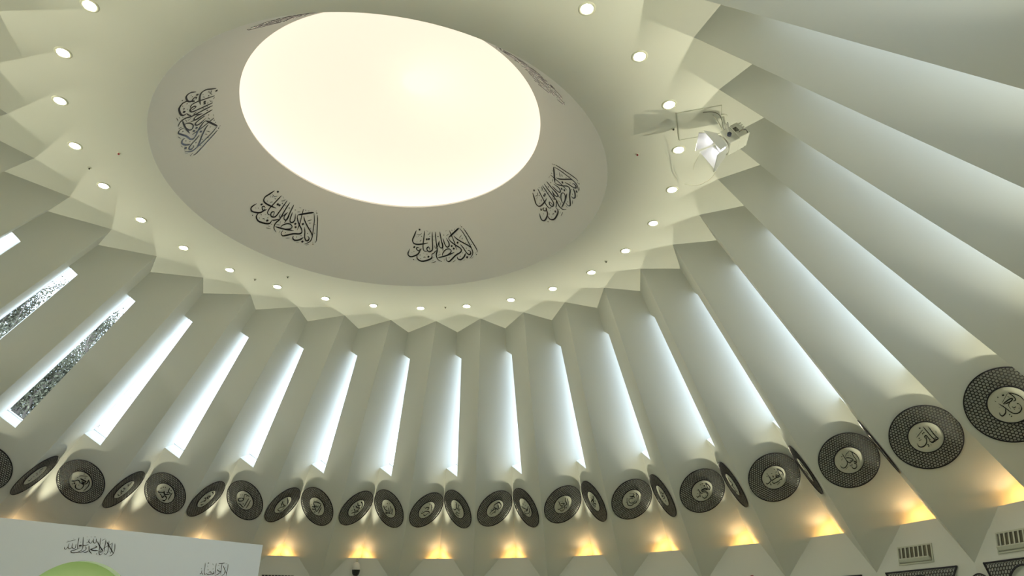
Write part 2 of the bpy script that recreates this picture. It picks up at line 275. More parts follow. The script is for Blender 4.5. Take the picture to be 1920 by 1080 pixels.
'grace':'13,-1590,-585,-1578,-710,-1573,-819,-1540,-871,-1511,-836;13,-1510,-842,-1443,-865,-1378,-850,-1381,-807,-1421,-793,-1456,-833;13,-1378,-850,-1300,-834,-1325,-776;13,-1286,-575,-1281,-690,-1265,-854;16,-1230,-720,-1184,-761,-1125,-769,-1164,-826,-1265,-882;13,-1122,-569,-1118,-680,-1103,-845;13,-1073,-621,-1015,-717,-945,-807,-940,-862;13,-948,-573,-936,-695,-945,-807;12,-1018,-762,-1001,-816,-1072,-870;13,-1647,-774,-1640,-834,-1595,-874;19,-1668,-733,-1660,-736;25,-1678,-856,-1662,-858;22,-1485,-750,-1473,-752;19,-1352,-716,-1344,-719;22,-1336,-828,-1317,-830;16,-1514,-593,-1492,-578;16,-1216,-575,-1129,-566,-1043,-549;7,-1514,-651,-1501,-683;7,-1231,-626,-1187,-623;9,-1184,-701,-1170,-705;9,-1002,-655,-985,-676;7,-1384,-587,-1363,-630;6,-1024,-578,-970,-558',
}
MED={'L-5': [-11.25, 5.328, -4.34], 'L-4': [-9.994, 7.072, -4.317], 'L-3': [-8.563, 8.908, -4.332], 'L-2': [-6.759, 10.326, -4.335], 'L-1': [-4.71, 11.305, -4.334], 'L0': [-2.494, 11.883, -4.326], 'L1': [-0.219, 12.026, -4.344], 'L2': [2.024, 11.673, -4.34], 'L3': [4.162, 10.889, -4.324], 'L4': [6.132, 9.747, -4.348], 'L5': [7.851, 8.232, -4.364], 'L6': [9.219, 6.389, -4.36], 'L7': [10.209, 4.33, -4.384], 'L8': [10.762, 2.126, -4.419], 'L9': [10.925, -0.175, -4.461], 'R-4': [-9.401, 8.141, -4.225], 'R-3': [-7.741, 9.691, -4.244], 'R-2': [-5.767, 10.852, -4.237], 'R-1': [-3.708, 11.696, -4.271], 'R0': [-1.437, 12.032, -4.268], 'R1': [0.826, 11.965, -4.275], 'R2': [3.045, 11.46, -4.294], 'R3': [5.115, 10.441, -4.253], 'R4': [6.978, 9.155, -4.293], 'R5': [8.531, 7.465, -4.289], 'R6': [9.739, 5.529, -4.298]}
# ---------------------------------------------------------------- the folded cone of the hall (fitted to the photograph)
N = 32
G = dict(phi0=1.7112, Rr=6.5049, Rv=7.4609, voff=0.3798, sr=1.0267, sv=1.1358, zt=0.4825, zb=3.1351, w=0.2606,
         wb=0.5261, Rd=13.2936, zd=5.6627, sx=-0.1773, sy=0.0924, tw=0.0097, ox=-0.037, oy=0.0188, RL=5.6911, loff=0.7225)
DPHI = 2 * math.pi / N
def az(k): return G['phi0'] - k * DPHI
def cyl(R, a, z): return np.array([R * math.cos(a), R * math.sin(a), z])
def cen(z): return np.array([G['ox'] - G['sx'] * z, G['oy'] - G['sy'] * z, 0])
def ridgeP(k, z): return cen(z) + cyl(G['Rr'] - G['sr'] * z, az(k) - G['tw'] * z, z)
def valP(k, z): return cen(z) + cyl(G['Rv'] - G['sv'] * z, az(k + G['voff']) - G['tw'] * z, z)
def drumP(k, z):
    z2 = max(z, -6.62); return cen(z2) + cyl(G['Rd'], az(k) - G['tw'] * z2, z)
def up(p): return np.array([p[0], p[1], p[2] + H])
def unit(v): return v / np.linalg.norm(v)
def fitplane(pts):
    P = np.array(pts); c = P.mean(0); u, s, vt = np.linalg.svd(P - c); return vt[2], vt[2] @ c
ZB = -7.2
LPL, RPL = {}, {}
for k in range(N):
    LPL[k] = fitplane([ridgeP(k, 0), ridgeP(k, -6.3), valP(k, 0), valP(k, -5.7)])
    RPL[k] = fitplane([ridgeP(k + 1, 0), ridgeP(k + 1, -6.3), valP(k, 0), valP(k, -5.7)])
def isec(p1, p2, z): return np.linalg.solve(np.array([p1[0], p2[0], [0, 0, 1.0]]), np.array([p1[1], p2[1], z]))
def ridge(k, z): return isec(RPL[(k - 1) % N], LPL[k % N], z)
def valley(k, z): return isec(LPL[k % N], RPL[k % N], z)

# pleated wall: one mesh, a window slot with deep reveals beside every valley
V, F = [], []
def poly(pts):
    o = len(V); V.extend([up(p) for p in pts]); F.append(tuple(range(o, o + len(pts))))
DEP = 0.45
WIN = {}
for k in range(N):
    c = unit(valley(k, 0) - valley(k, -1))
    T, B = valley(k, -G['zt']), valley(k, -G['zb'])
    h = ridge(k + 1, -G['zb']) - B; h -= h @ c * c; h = unit(h)
    l = ridge(k, -G['zb']) - B; l -= l @ c * c; l = -unit(l)          # left plane carried on outwards
    n = np.cross(h, c); n = n if n @ np.array([B[0], B[1], 0]) > 0 else -n
    Tr, Br = T + G['w'] * h, B + G['wb'] * h
    poly([ridge(k, 0), valley(k, 0), T, B, valley(k, ZB), ridge(k, ZB)])
    poly([valley(k, 0), ridge(k + 1, 0), ridge(k + 1, ZB), valley(k, ZB), B, Br, Tr, T])
    s = DEP / (l @ n)
    To, Bo, Tro, Bro = T + l * s, B + l * s, Tr + n * DEP, Br + n * DEP
    poly([T, To, Bo, B]); poly([Tr, Br, Bro, Tro]); poly([T, Tr, Tro, To]); poly([B, Bo, Bro, Br])
    WIN[k] = (T, B, Tr, Br, l, n, h, c)
wall = obj('wall_pleated', V, F, M_WALL); tag(wall, 'white folded plaster wall leaning in towards the ceiling', 'wall', kind='structure')

# ceiling ring, oculus cone, upper dome
R0, R1, ZC = 4.362, 3.072, 1.549
n1 = 256
zig = []
for k in range(N): zig += [ridge(k, 0), valley(k, 0)]
bm = bmesh.new()
vo = [bm.verts.new(up(p)) for p in zig]
vi = [bm.verts.new(up(cyl(R0, az(0) - 2 * math.pi * i / n1, 0))) for i in range(n1)]
q = n1 // (2 * N)
for j in range(2 * N):
    a, b = vo[j], vo[(j + 1) % (2 * N)]
    seg = [vi[(j * q + i) % n1] for i in range(q + 1)]
    bm.faces.new([a, b] + seg[::-1])
me = bpy.data.meshes.new('ceiling'); bm.to_mesh(me); bm.free(); me.materials.append(M_CEIL)
ceil = link(bpy.data.objects.new('ceiling', me)); tag(ceil, 'flat white ring ceiling around the round opening', 'ceiling', kind='structure')
mb = MB(); mb.lathe([(R0, H), (R1, H + ZC)], 256)
mb.lathe([(R1, H + ZC), (R1 + 0.02, H + ZC + 0.05), (3.62, H + ZC + 0.05)], 256)
cv = mb.build('ceiling_cone', M_CEIL, None, True); tag(cv, 'white sloping cone rising from the ceiling to the bright opening', 'ceiling', kind='structure')
cv.data.polygons.foreach_set('use_smooth', [i < 256 for i in range(len(cv.data.polygons))])
mb = MB(); prof = [(3.62, H + ZC + 0.05), (3.62, H + ZC + 0.25)]
for i in range(1, 15):
    t = i / 14 * math.pi / 2; prof.append((3.62 * math.cos(t) + 0.001, H + ZC + 0.25 + 0.75 * math.sin(t)))
mb.lathe(prof, 128, None, False, True)
dm = mb.build('ceiling_dome', M_DOME, None, True); tag(dm, 'cream dome above the round opening, light put in as its own glow', 'ceiling', kind='structure')
mb = MB(); mb.lathe([(3.50, H + ZC + 0.07), (3.36, H + ZC + 0.07)], 96)
cs = mb.build('cove_light', M_COVE, None); tag(cs, 'warm hidden light strip around the foot of the cream dome', 'light')

# drum below the pleats, with the light trays
V, F = [], []
for k in range(N):
    A, B = drumP(k, -G['zd']), drumP(k + 1, -G['zd'])
    zs = -6.045; m0, m1 = drumP(k, zs), drumP(k + 1, zs)
    poly([A, B, m1, m0])
    inw = lambda P, d: P - unit(np.array([P[0] - cen(-6)[0], P[1] - cen(-6)[1], 0])) * d
    D = 0.012
    poly([m0, m1, inw(m1, D), inw(m0, D)])
    e0, e1 = drumP(k, -6.62), drumP(k + 1, -6.62)
    poly([inw(m0, D), inw(m1, D), inw(e1, D), inw(e0, D)])
    f0, f1 = drumP(k, -H), drumP(k + 1, -H)
    poly([inw(e0, D), inw(e1, D), inw(f1, D), inw(f0, D)])
    # tray floor behind the lip
    a, b = A.copy(), B.copy()
    lip = 0.035; out = unit(np.array([(A + B)[0], (A + B)[1], 0]) - 2 * cen(-G['zd'])) 
    a2, b2 = A + out * lip, B + out * lip
    dz = np.array([0, 0, -0.14]); far = out * 1.1
    poly([A, a2, b2, B]); poly([a2, a2 + dz, b2 + dz, b2]); poly([a2 + dz, a2 + far + dz, b2 + far + dz, b2 + dz])
dr = obj('wall_drum', V, F, M_WALL); tag(dr, 'white lower drum wall under the folded wall', 'wall', kind='structure')
c7 = cen(-6.62)
fl = MB(); fl.add([up(drumP(k, -H)) for k in range(N)], [tuple(range(N))[::-1]])
flo = fl.build('floor', M_FLOOR); tag(flo, 'carpeted floor of the hall', 'floor', kind='structure')

# windows
for i, k in enumerate(range(N)):
    T, B, Tr, Br, l, n, h, c = WIN[k]
    w = empty('window_%d' % (i + 1)); tag(w, 'tall slit window beside a fold of the wall', 'window', kind='structure')
    d = 0.40; s = d / (l @ n)
    P4 = [T + l * s, B + l * s, Br + n * d, Tr + n * d]
    obj('pane', [up(p) for p in P4], [(0, 1, 2, 3)], M_GLASS, w)
    fr = MB(); cc = sum(P4) / 4
    ins = [p + (cc - p) / np.linalg.norm(cc - p) * 0.022 for p in P4]
    for j in range(4):
        a_, b_ = P4[j], P4[(j + 1) % 4]
        fr.add([up(a_), up(b_), up(ins[(j + 1) % 4]), up(ins[j]), up(a_ - n * 0.03), up(b_ - n * 0.03), up(ins[(j + 1) % 4] - n * 0.03), up(ins[j] - n * 0.03)],
               [(4, 5, 6, 7), (0, 1, 2, 3), (2, 3, 7, 6), (0, 1, 5, 4)])
    fr.build('frame', M_FRAME, w)
    # portal for sampling the daylight through this slit
    pd = bpy.data.lights.new('window_portal', 'AREA'); pd.shape = 'RECTANGLE'
    pd.size = G['wb'] + 0.02; pd.size_y = float(np.linalg.norm(T - B)) + 0.05; pd.cycles.is_portal = True
    po = bpy.data.objects.new('window_portal', pd); COL.objects.link(po); po.parent = w
    ctr = up((B + T) / 2 + n * (d - 0.03) + h * G['wb'] / 2)
    # light shines along local -Z, so -Z = -n
    Z = Vector(n); Y = Vector(c); X = Y.cross(Z)
    po.matrix_world = frame_mat(ctr, X, Y, Z)

# ---------------------------------------------------------------- downlights
def in_view(P):
    d = RM.transposed() @ Vector(P - CAM)
    if d.z > -0.1: return None
    x, y = 960 + F_PX * d.x / -d.z, 540 - F_PX * d.y / -d.z
    return (x, y) if -5 < x < 1925 and -8 < y < 1088 else None
trim = lens = can = None
a0 = az(G['loff'])
for j in range(28):
    a = a0 - (j - 11) * 2 * math.pi / 28
    P = up(cyl(G['RL'], a, 0))
    t = empty('downlight', Matrix.Translation(Vector(P)) @ Matrix.Rotation(a, 4, 'Z'))
    if trim is None:
        b = MB(); b.lathe([(0.086, 0.0), (0.088, -0.010), (0.112, -0.012), (0.125, -0.006), (0.127, 0.0)], 40); trim = b.build('trim_ring', M_TRIM, t, True)
        b = MB(); b.lathe([(0.001, -0.004), (0.05, -0.006), (0.086, -0.002)], 40); lens = b.build('lens', M_LENS, t, True)
    else:
        for s_ in (trim, lens):
            cpy = s_.copy(); COL.objects.link(cpy); cpy.parent = t
    if in_view(P) and 0 <= j <= 22:
        tag(t, 'lit round ceiling downlight, %s along the arc counted from the upper left' % ORD[j], 'downlight', 'downlights in the ring ceiling')
    else:
        tag(t, 'lit round ceiling downlight beyond the top edge of the view', 'downlight', 'downlights in the ring ceiling')

# ---------------------------------------------------------------- uplights in the trays
hous = None
cnt = 0
for kk in range(N):
    k = kk - 12
    zl = -G['zd'] + 0.03
    P = up(cen(zl) + cyl(13.33, az(k + 0.405) - G['tw'] * zl, zl))
    t = empty('uplight', Matrix.Translation(Vector(P)) @ Matrix.Rotation(az(k), 4, 'Z'))
    if hous is None:
        b = MB(); b.lathe([(0.045, -0.10), (0.05, -0.02), (0.04, -0.02), (0.035, -0.06), (0.001, -0.07)], 20, None, True); hous = b.build('housing', M_TRIM, t, True)
    else:
        c_ = hous.copy(); COL.objects.link(c_); c_.parent = t
    ld = bpy.data.lights.get('uplight_beam')
    if ld is None:
        ld = bpy.data.lights.new('uplight_beam', 'SPOT'); ld.energy = UP_W; ld.color = UP_C
        ld.spot_size = math.radians(23.4); ld.spot_blend = 1.0; ld.shadow_soft_size = 0.02
        lw = bpy.data.lights.new('uplight_wash', 'SPOT'); lw.energy = WASH_W; lw.color = WASH_C; lw.spot_size = math.radians(130); lw.spot_blend = 0.9; lw.shadow_soft_size = 0.03
        lg = bpy.data.lights.new('uplight_glow', 'POINT'); lg.energy = GLOW_W; lg.color = GLOW_C; lg.shadow_soft_size = 0.03
    tgt = up(cyl(6.85, az(k + 0.41), 0))
    o = bpy.data.objects.new('uplight_beam', ld); COL.objects.link(o); o.parent = t
    dirv = Vector(tgt - P).normalized(); qd = dirv.to_track_quat('-Z', 'Y')
    o.matrix_world = Matrix.Translation(Vector(P)) @ qd.to_matrix().to_4x4()
    o = bpy.data.objects.new('uplight_wash', lw); COL.objects.link(o); o.parent = t
    o.matrix_world = Matrix.Translation(Vector(P)) @ qd.to_matrix().to_4x4()
    o = bpy.data.objects.new('uplight_glow', lg); COL.objects.link(o); o.parent = t
    Pg = up(cen(zl) + cyl(13.42, az(k + 0.42) - G['tw'] * zl, zl + 0.0))
    o.matrix_world = Matrix.Translation(Vector(Pg))
    if in_view(P):
        cnt += 1
        tag(t, 'warm glowing uplight in the wall tray, %s glow from the left' % ORD[cnt - 1], 'uplight', 'uplights in the wall trays')
    else:
        tag(t, 'warm glowing uplight in a wall tray outside the view', 'uplight', 'uplights in the wall trays')

# ---------------------------------------------------------------- lattice work
def lattice(name, inside, clamp, pitch, hole, th, ext, m, parent=None, seed=3):
    rnd = random.Random(seed); R = pitch / math.sqrt(3); vid = {}; Vt = []; Fc = []
    def corner(x, y):
        key = (round(x / R * 4), round(y / R * 4))
        if key not in vid:
            jx, jy = rnd.uniform(-1, 1) * pitch * 0.09, rnd.uniform(-1, 1) * pitch * 0.09
            X, Y = clamp(x + jx, y + jy); vid[key] = len(Vt); Vt.append((X, Y, th))
        return vid[key]
    ny = int(ext / (1.5 * R)) + 2; nx = int(ext / pitch) + 2
    for r in range(-ny, ny + 1):
        for c in range(-nx, nx + 1):
            x = (c + 0.5 * (r % 2)) * pitch; y = r * 1.5 * R
            if not inside(x, y): continue
            ids = [corner(x + R * math.sin(math.pi / 3 * i), y + R * math.cos(math.pi / 3 * i)) for i in range(6)]
            P = [np.array(Vt[i]) for i in ids]; c0 = sum(P) / 6; b = len(Vt)
            s_ = hole + rnd.uniform(-0.05, 0.05)
            for p in P:
                d = p - c0; L = np.linalg.norm(d) + 1e-9; d = d * s_ * (0.5 + 0.5 * min(1, R / L * 0.9)); Vt.append(tuple(c0 + d))
            for i in range(6): v = Vt[b + i]; Vt.append((v[0], v[1], 0.0))
            for i in range(6):
                j = (i + 1) % 6
                Fc.append((ids[i], ids[j], b + j, b + i)); Fc.append((b + i, b + j, b + 6 + j, b + 6 + i))
    return obj(name, Vt, Fc, m, parent)

RO, RI = 0.655, 0.318
def ring(mb, r0, r1, z0, z1, n=72):
    mb.lathe([(r0, z0), (r0, z1), (r1, z1), (r1, z0)], n)
def cl_ann(x, y):
    r = math.hypot(x, y); t = min(max(r, RI), RO - 0.004) / (r + 1e-9); return x * t, y * t
def mframe(k, s):
    z = -4.34 if s == 'L' else -4.275
    k = k % N
    Vp = valley(k, z); c = unit(valley(k, 0) - valley(k, -1))
    h = ridge(k + 1 if s == 'R' else k, z) - Vp; h -= h @ c * c; h = unit(h)
    n = np.cross(h, c); P = Vp + h * 0.712; P = P + c * ((z - P[2]) / c[2])
    if n @ (np.array([CAM[0], CAM[1], -8.0]) - P) < 0: n = -n
    u = np.cross(c, n); return P, u, c, n
seq = []
for k in range(-5, 10):
    if k > -5: seq.append(('L', k))
    if k < 8: seq.append(('R', k))
nvis = len(seq)
for k in (-10, -9, -8, -7, -6): seq += [('L', k), ('R', k)]
seq += [('L', -5), ('R', 8), ('R', 9)]
seq += [('R', 10)]
for k in (11, 12, 13): seq += [('L', k), ('R', k)]
proto = {}
for i, (s, k) in enumerate(seq):
    P, u, v, n = mframe(k, s)
    key = s + str(k)
    if key in MED and key not in ('L-5',):
        Q = np.array(MED[key]); P = Q - ((Q - P) @ n) * n
    t = empty('wall_medallion', frame_mat(up(P) + n * 0.012, u, v, n))
    if not proto:
        proto['lattice'] = lattice('lattice', lambda x, y: RI - 0.015 < math.hypot(x, y) < RO + 0.01, cl_ann, 0.058, 0.77, 0.007, RO, M_LAT, t)
        b = MB(); ring(b, RO - 0.012, RO + 0.006, 0.0, 0.02); proto['outer_rim'] = b.build('outer_rim', M_RIM, t)
        b = MB(); ring(b, RI - 0.008, RI + 0.010, 0.0, 0.02); proto['inner_rim'] = b.build('inner_rim', M_RIM, t)
        b = MB(); b.lathe([(RI - 0.004, 0.0), (RI - 0.004, 0.012), (0.0005, 0.012)], 48); proto['centre_plate'] = b.build('centre_plate', M_PLATE, t)
    else:
        for o in proto.values():
            c_ = o.copy(); COL.objects.link(c_); c_.parent = t
    if i >= nvis:
        tag(t, 'black lattice medallion on the pleated wall, outside the view or hidden behind a fold', 'medallion', 'round medallions on the pleated wall')
        continue
    code = INK.get(key) or INK[{'R-5': 'R-4', 'R7': 'R6'}.get(key, 'R-4')]
    ink_mesh(code, 0.000655 * 0.97, 0.000655 * 0.97, lambda x, y, h_: (x, y, h_), 0.655 * 1.45, 0.011, 0.016, 0.012).build('lettering', M_INK, t)
    what = 'left' if s == 'L' else 'right'
    tag(t, 'black lattice medallion with calligraphy on the pleated wall, %s from the left' % ORD[i], 'medallion', 'round medallions on the pleated wall')

# ---------------------------------------------------------------- calligraphy on the oculus cone
sl = math.hypot(R0 - R1, ZC)
nz = np.array([-(ZC) / sl, -(R0 - R1) / sl])      # inward/downward normal (radial, z)
names = {0: 'lower middle', 1: 'lower left', 2: 'far left', 3: 'right'}
CAL = [(78.36, 'black calligraphy inscription on the ceiling cone, upright one at lower centre'),
       (139.4, 'black calligraphy inscription on the ceiling cone, lower left of the bright opening'),
       (197.2, 'black calligraphy inscription on the ceiling cone, left of the bright opening'),
       (20.3, 'black calligraphy inscription on the ceiling cone, lower right of the bright opening'),
       (-41.0, 'faint calligraphy inscription on the ceiling cone, upper right of the bright opening'),
       (-103.0, 'calligraphy inscription on the ceiling cone, seen edge-on above the bright opening')]
for adeg, lab in CAL:
    A0 = math.radians(adeg); rm = (R0 + R1) / 2
    def fm(x, y, h_, A0=A0):
        s_ = y / sl; r = R0 + (R1 - R0) * s_ + nz[0] * h_; z = H + ZC * s_ + nz[1] * h_
        a_ = A0 + x / rm
        return (r * math.cos(a_), r * math.sin(a_), z)
    o = ink_mesh(INK['cove'], 0.0001 * rm, 0.001 * sl, fm, 1.12, 0.001, 0.007, 0.04).build('calligraphy_inscription', M_INK)
    tag(o, lab, 'calligraphy', 'inscriptions around the ceiling cone')

# ---------------------------------------------------------------- mihrab wall, lower left
HD = unit(np.array([0.65655, 0.75428, 0])); BK = np.array([-HD[1], HD[0], 0])
B0 = np.array([-4.51, 9.37, 0]); TOP = H - 5.738
def mp(s_, z, d=0.0): return B0 + HD * s_ + BK * d + np.array([0, 0, z])
AC, AR, AZ0 = -4.45, 1.35, H - 7.837       # arch centre s, radius, spring height
LEFT = -8.6
V, F = [], []
arch = [(AC + AR * math.cos(t), AZ0 + AR * math.sin(t)) for t in np.linspace(0, math.pi, 49)]
def addp(pts): o = len(V); V.extend(pts); F.append(tuple(range(o, o + len(pts))))
for i in range(48):
    (x0, z0), (x1, z1) = arch[i], arch[i + 1]
    addp([mp(x0, z0), mp(x1, z1), mp(x1, TOP), mp(x0, TOP)])
addp([mp(AC + AR, 0), mp(0, 0), mp(0, TOP), mp(AC + AR, TOP)])
addp([mp(LEFT, 0), mp(AC - AR, 0), mp(AC - AR, TOP), mp(LEFT, TOP)])
addp([mp(0, 0), mp(0, 0, 0.7), mp(0, TOP, 0.7), mp(0, TOP)])
addp([mp(LEFT, 0), mp(LEFT, 0, 0.7), mp(LEFT, TOP, 0.7), mp(LEFT, TOP)])
addp([mp(LEFT, TOP), mp(0, TOP), mp(0, TOP, 0.7), mp(LEFT, TOP, 0.7)])
addp([mp(LEFT, 0, 0.7), mp(0, 0, 0.7), mp(0, TOP, 0.7), mp(LEFT, TOP, 0.7)])
mw = obj('wall_mihrab', V, F, M_WHITE); tag(mw, 'free-standing white niche wall at the lower left', 'wall', kind='structure')
V, F = [], []
arch2 = [(AC + AR, 0.0)] + arch + [(AC - AR, 0.0)]
for i in range(len(arch2) - 1):
    (x0, z0), (x1, z1) = arch2[i], arch2[i + 1]; addp([mp(x0, z0), mp(x1, z1), mp(x1, z1, 0.30), mp(x0, z0, 0.30)])
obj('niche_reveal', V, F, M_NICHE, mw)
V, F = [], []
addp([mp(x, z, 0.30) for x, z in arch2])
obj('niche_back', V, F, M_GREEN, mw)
nl = bpy.data.lights.new('niche_lamp', 'AREA'); nl.shape = 'RECTANGLE'; nl.size = 1.2; nl.size_y = 0.06; nl.energy = 26.0; nl.color = (1.0, 0.97, 0.85)
no = bpy.data.objects.new('niche_lamp', nl); COL.objects.link(no); no.parent = mw; no.location = Vector(mp(AC, 0.9, 0.10)); no.rotation_euler = (math.radians(180), 0, math.atan2(HD[1], HD[0]))
for nm in ('shahada', 'grace'):
    ink_mesh(INK[nm], 0.001, 0.001, lambda x, y, h_: mp(x, TOP + y, -h_), 1.0, 0.001, 0.008, 0.02).build('lettering', M_INK, mw)

# ---------------------------------------------------------------- things on the drum wall
def dframe(k, u_, z):
    A, B, D_ = drumP(k, -6.1), drumP(k + 1, -6.1), drumP(k, -6.6)
    x = unit(B - A); n = unit(np.cross(x, D_ - A)); n = n if n @ (np.array([CAM[0], CAM[1], -8]) - A) > 0 else -n
    y = np.cross(n, x); y = y if y[2] > 0 else -y
    P = A + x * u_; P = P + y * ((z - P[2]) / y[2]); return up(P) + n * 0.013, x, y, n

# air outlets
for k, lab in ((7, 'pale ribbed air outlet on the lower wall, the one fully in view'),
               (8, 'pale ribbed air outlet on the lower wall, cut by the right edge')):
    P, x, y, n = dframe(k, 1.04, -6.34)
    t = empty('air_outlet', frame_mat(P, x, y, n)); W, Hh = 0.92, 0.36
    b = MB(); 
    for cx, cy, sx_, sy_ in ((0, Hh / 2, W, 0.03), (0, -Hh / 2, W, 0.03), (-W / 2, 0, 0.03, Hh + 0.03), (W / 2, 0, 0.03, Hh + 0.03)): b.box((cx, cy, 0.008), (sx_, sy_, 0.022))
    ofr = b.build('frame', M_VENT, t)
    b = MB(); b.box((0, 0.0, 0.003), (W - 0.05, Hh - 0.03, 0.004)); b.build('back_plate', M_VBACK, t)
    for i in range(7):
        b = MB(); ang = 0.25
        R3 = np.array([[math.cos(ang), 0, math.sin(ang)], [0, 1, 0], [-math.sin(ang), 0, math.cos(ang)]])
        b.box((-W / 2 + 0.105 + i * 0.118, 0.05, 0.024), (0.030, Hh - 0.13, 0.012), R3); b.build('blade', M_VENT, ofr)
    b = MB(); pr = [(0.0, 0.004), (0.075, 0.06), (0.10, 0.075), (0.115, 0.07), (0.10, 0.004)]
    vs_ = []
    for sx_ in (-W / 2 + 0.04, W / 2 - 0.04):
        for yy, zz in [(-Hh / 2 + 0.02, 0.004), (-Hh / 2 + 0.03, 0.045), (-Hh / 2 + 0.09, 0.075), (-Hh / 2 + 0.11, 0.07), (-Hh / 2 + 0.07, 0.004)]:
            vs_.append((sx_, yy, zz))
    b.add(vs_, [(0, 5, 6, 1), (1, 6, 7, 2), (2, 7, 8, 3), (3, 8, 9, 4), (0, 1, 2, 3, 4), (5, 9, 8, 7, 6)]); b.build('hood', M_VENT, t)
    tag(t, lab, 'air outlet', 'air outlets on the lower wall')

# dark grille, far end
P, x, y, n = dframe(-1, 1.155, -6.40)
t = empty('wall_grille', frame_mat(P, x, y, n))
b = MB(); b.box((0, 0, 0.004), (1.02, 0.32, 0.006)); b.build('back_plate', M_VENT, t)
for i in range(10):
    b = MB(); b.box((-0.46 + i * 0.1022, 0.0, 0.016), (0.075, 0.29, 0.02)); b.build('slot', M_GRILLE, t)
tag(t, 'dark slotted wall grille at the bottom edge left of the dome camera', 'grille')

# triangular lattice panels and lattice discs between them
TW, TH = 0.95, 1.5
def tri_in(x, y, m_=0.0): 
    return -TH + m_ < y < -m_ * 0 and abs(x) < TW * (1 + y / TH * 0.86) - m_ and math.hypot(x, y + 0.47) > 0.36
def tri_cl(x, y):
    y = min(max(y, -TH), 0.0); w_ = TW * (1 + y / TH * 0.86); x = max(-w_, min(w_, x))
    r = math.hypot(x, y + 0.47)
    if r < 0.37: x, y = x * 0.37 / (r + 1e-9), (y + 0.47) * 0.37 / (r + 1e-9) - 0.47
    return x, y
tp = None
for k in range(5, 10):
    P, x, y, n = dframe(k, 1.105, -6.665)
    t = empty('lattice_screen', frame_mat(P, x, y, n))
    if tp is None:
        la = lattice('lattice', lambda a_, b_: tri_in(a_, b_), tri_cl, 0.075, 0.79, 0.007, 1.8, M_LAT, t, 5)
        b = MB(); cor = [(-TW, 0), (TW, 0), (TW * 0.14, -TH), (-TW * 0.14, -TH)]
        for i in range(4):
            p0, p1 = np.array(cor[i]), np.array(cor[(i + 1) % 4]); d = (p1 - p0); L_ = np.linalg.norm(d); d /= L_
            R3 = np.array([[d[0], -d[1], 0], [d[1], d[0], 0], [0, 0, 1]])
            b.box((*((p0 + p1) / 2), 0.01), (L_ + 0.03, 0.03, 0.02), R3)
        fr_ = b.build('frame', M_RIM, t)
        b = MB(); b.lathe([(0.345, 0), (0.345, 0.02), (0.375, 0.02), (0.375, 0)], 48, Matrix.Translation((0, -0.47, 0))); ir = b.build('inner_rim', M_RIM, t)
        tp = (la, fr_, ir)
    else:
        for o in tp: c_ = o.copy(); COL.objects.link(c_); c_.parent = t
    tag(t, {5: 'dark triangular lattice panel below the lower wall edge, left of the air outlets', 6: 'dark triangular lattice panel, only its top edge showing left of the first air outlet',
            7: 'dark triangular lattice panel straight under the fully visible air outlet', 8: 'dark triangular lattice panel under the right-hand air outlet',
            9: 'dark triangular lattice panel beyond the right edge'}[k], 'lattice panel', 'triangular lattice panels on the lower wall')
dp = None
for k in (8, 9):
    P, x, y, n = dframe(k, -0.02, -7.15)
    P = P + n * 0.005
    t = empty('lattice_disc', frame_mat(P, x, y, n)); r_ = 0.31
    if dp is None:
        la = lattice('lattice', lambda a_, b_: math.hypot(a_, b_) < r_, lambda a_, b_: (a_ * min(1, r_ / (math.hypot(a_, b_) + 1e-9)), b_ * min(1, r_ / (math.hypot(a_, b_) + 1e-9))), 0.07, 0.79, 0.007, 0.4, M_LAT, t, 9)
        b = MB(); ring(b, r_ - 0.012, r_ + 0.012, 0, 0.02, 48); dp = (la, b.build('rim', M_RIM, t))
    else:
        for o in dp: c_ = o.copy(); COL.objects.link(c_); c_.parent = t
    tag(t, 'small round lattice disc under the wall point between the two air outlets' if k == 8 else 'small round lattice disc beyond the right edge of the view', 'lattice disc', 'round lattice discs on the lower wall')

# dome security camera
P, x, y, n = dframe(0, 1.08, -5.80)
t = empty('security_camera', frame_mat(P, x, y, n))
b = MB(); b.box((0.0, 0.06, 0.02), (0.05, 0.13, 0.035)); b.tube([(0, 0.07, 0.03), (0, 0.07, 0.10), (0, 0.04, 0.14), (0, 0.0, 0.14)], 0.02); b.build('mount', M_VENT, t)
b = MB(); T_ = Matrix.Translation((0, 0.0, 0.15)) @ Matrix.Rotation(math.pi / 2, 4, 'X')
b.lathe([(0.03, -0.01), (0.075, 0.01), (0.105, 0.06), (0.125, 0.12), (0.14, 0.20), (0.14, 0.225), (0.12, 0.226)], 32, T_, True); b.build('housing', M_CAMW, t, True)
b = MB(); b.lathe([(0.134, 0.222), (0.132, 0.28), (0.118, 0.35), (0.085, 0.405), (0.04, 0.432), (0.001, 0.438)], 32, T_); b.build('dome', M_CAMB, t, True)
tag(t, 'dome security camera with a black bowl hanging under the second glow from the white wall', 'security camera')

# red alarm bell
P, x, y, n = dframe(5, 1.42, -6.575)
P = P + n * 0.03
t = empty('alarm_bell', frame_mat(P, x, y, n))
b = MB(); b.lathe([(0.001, 0.07), (0.05, 0.066), (0.08, 0.045), (0.095, 0.01), (0.10, 0.0)], 32); gg_ = b.build('gong', M_RED, t, True)
b = MB(); b.lathe([(0.001, 0.09), (0.018, 0.088), (0.02, 0.07)], 16); b.build('cap', M_RIM, gg_, True)
tag(t, 'dark red round alarm bell peeking over the bottom edge', 'alarm bell')

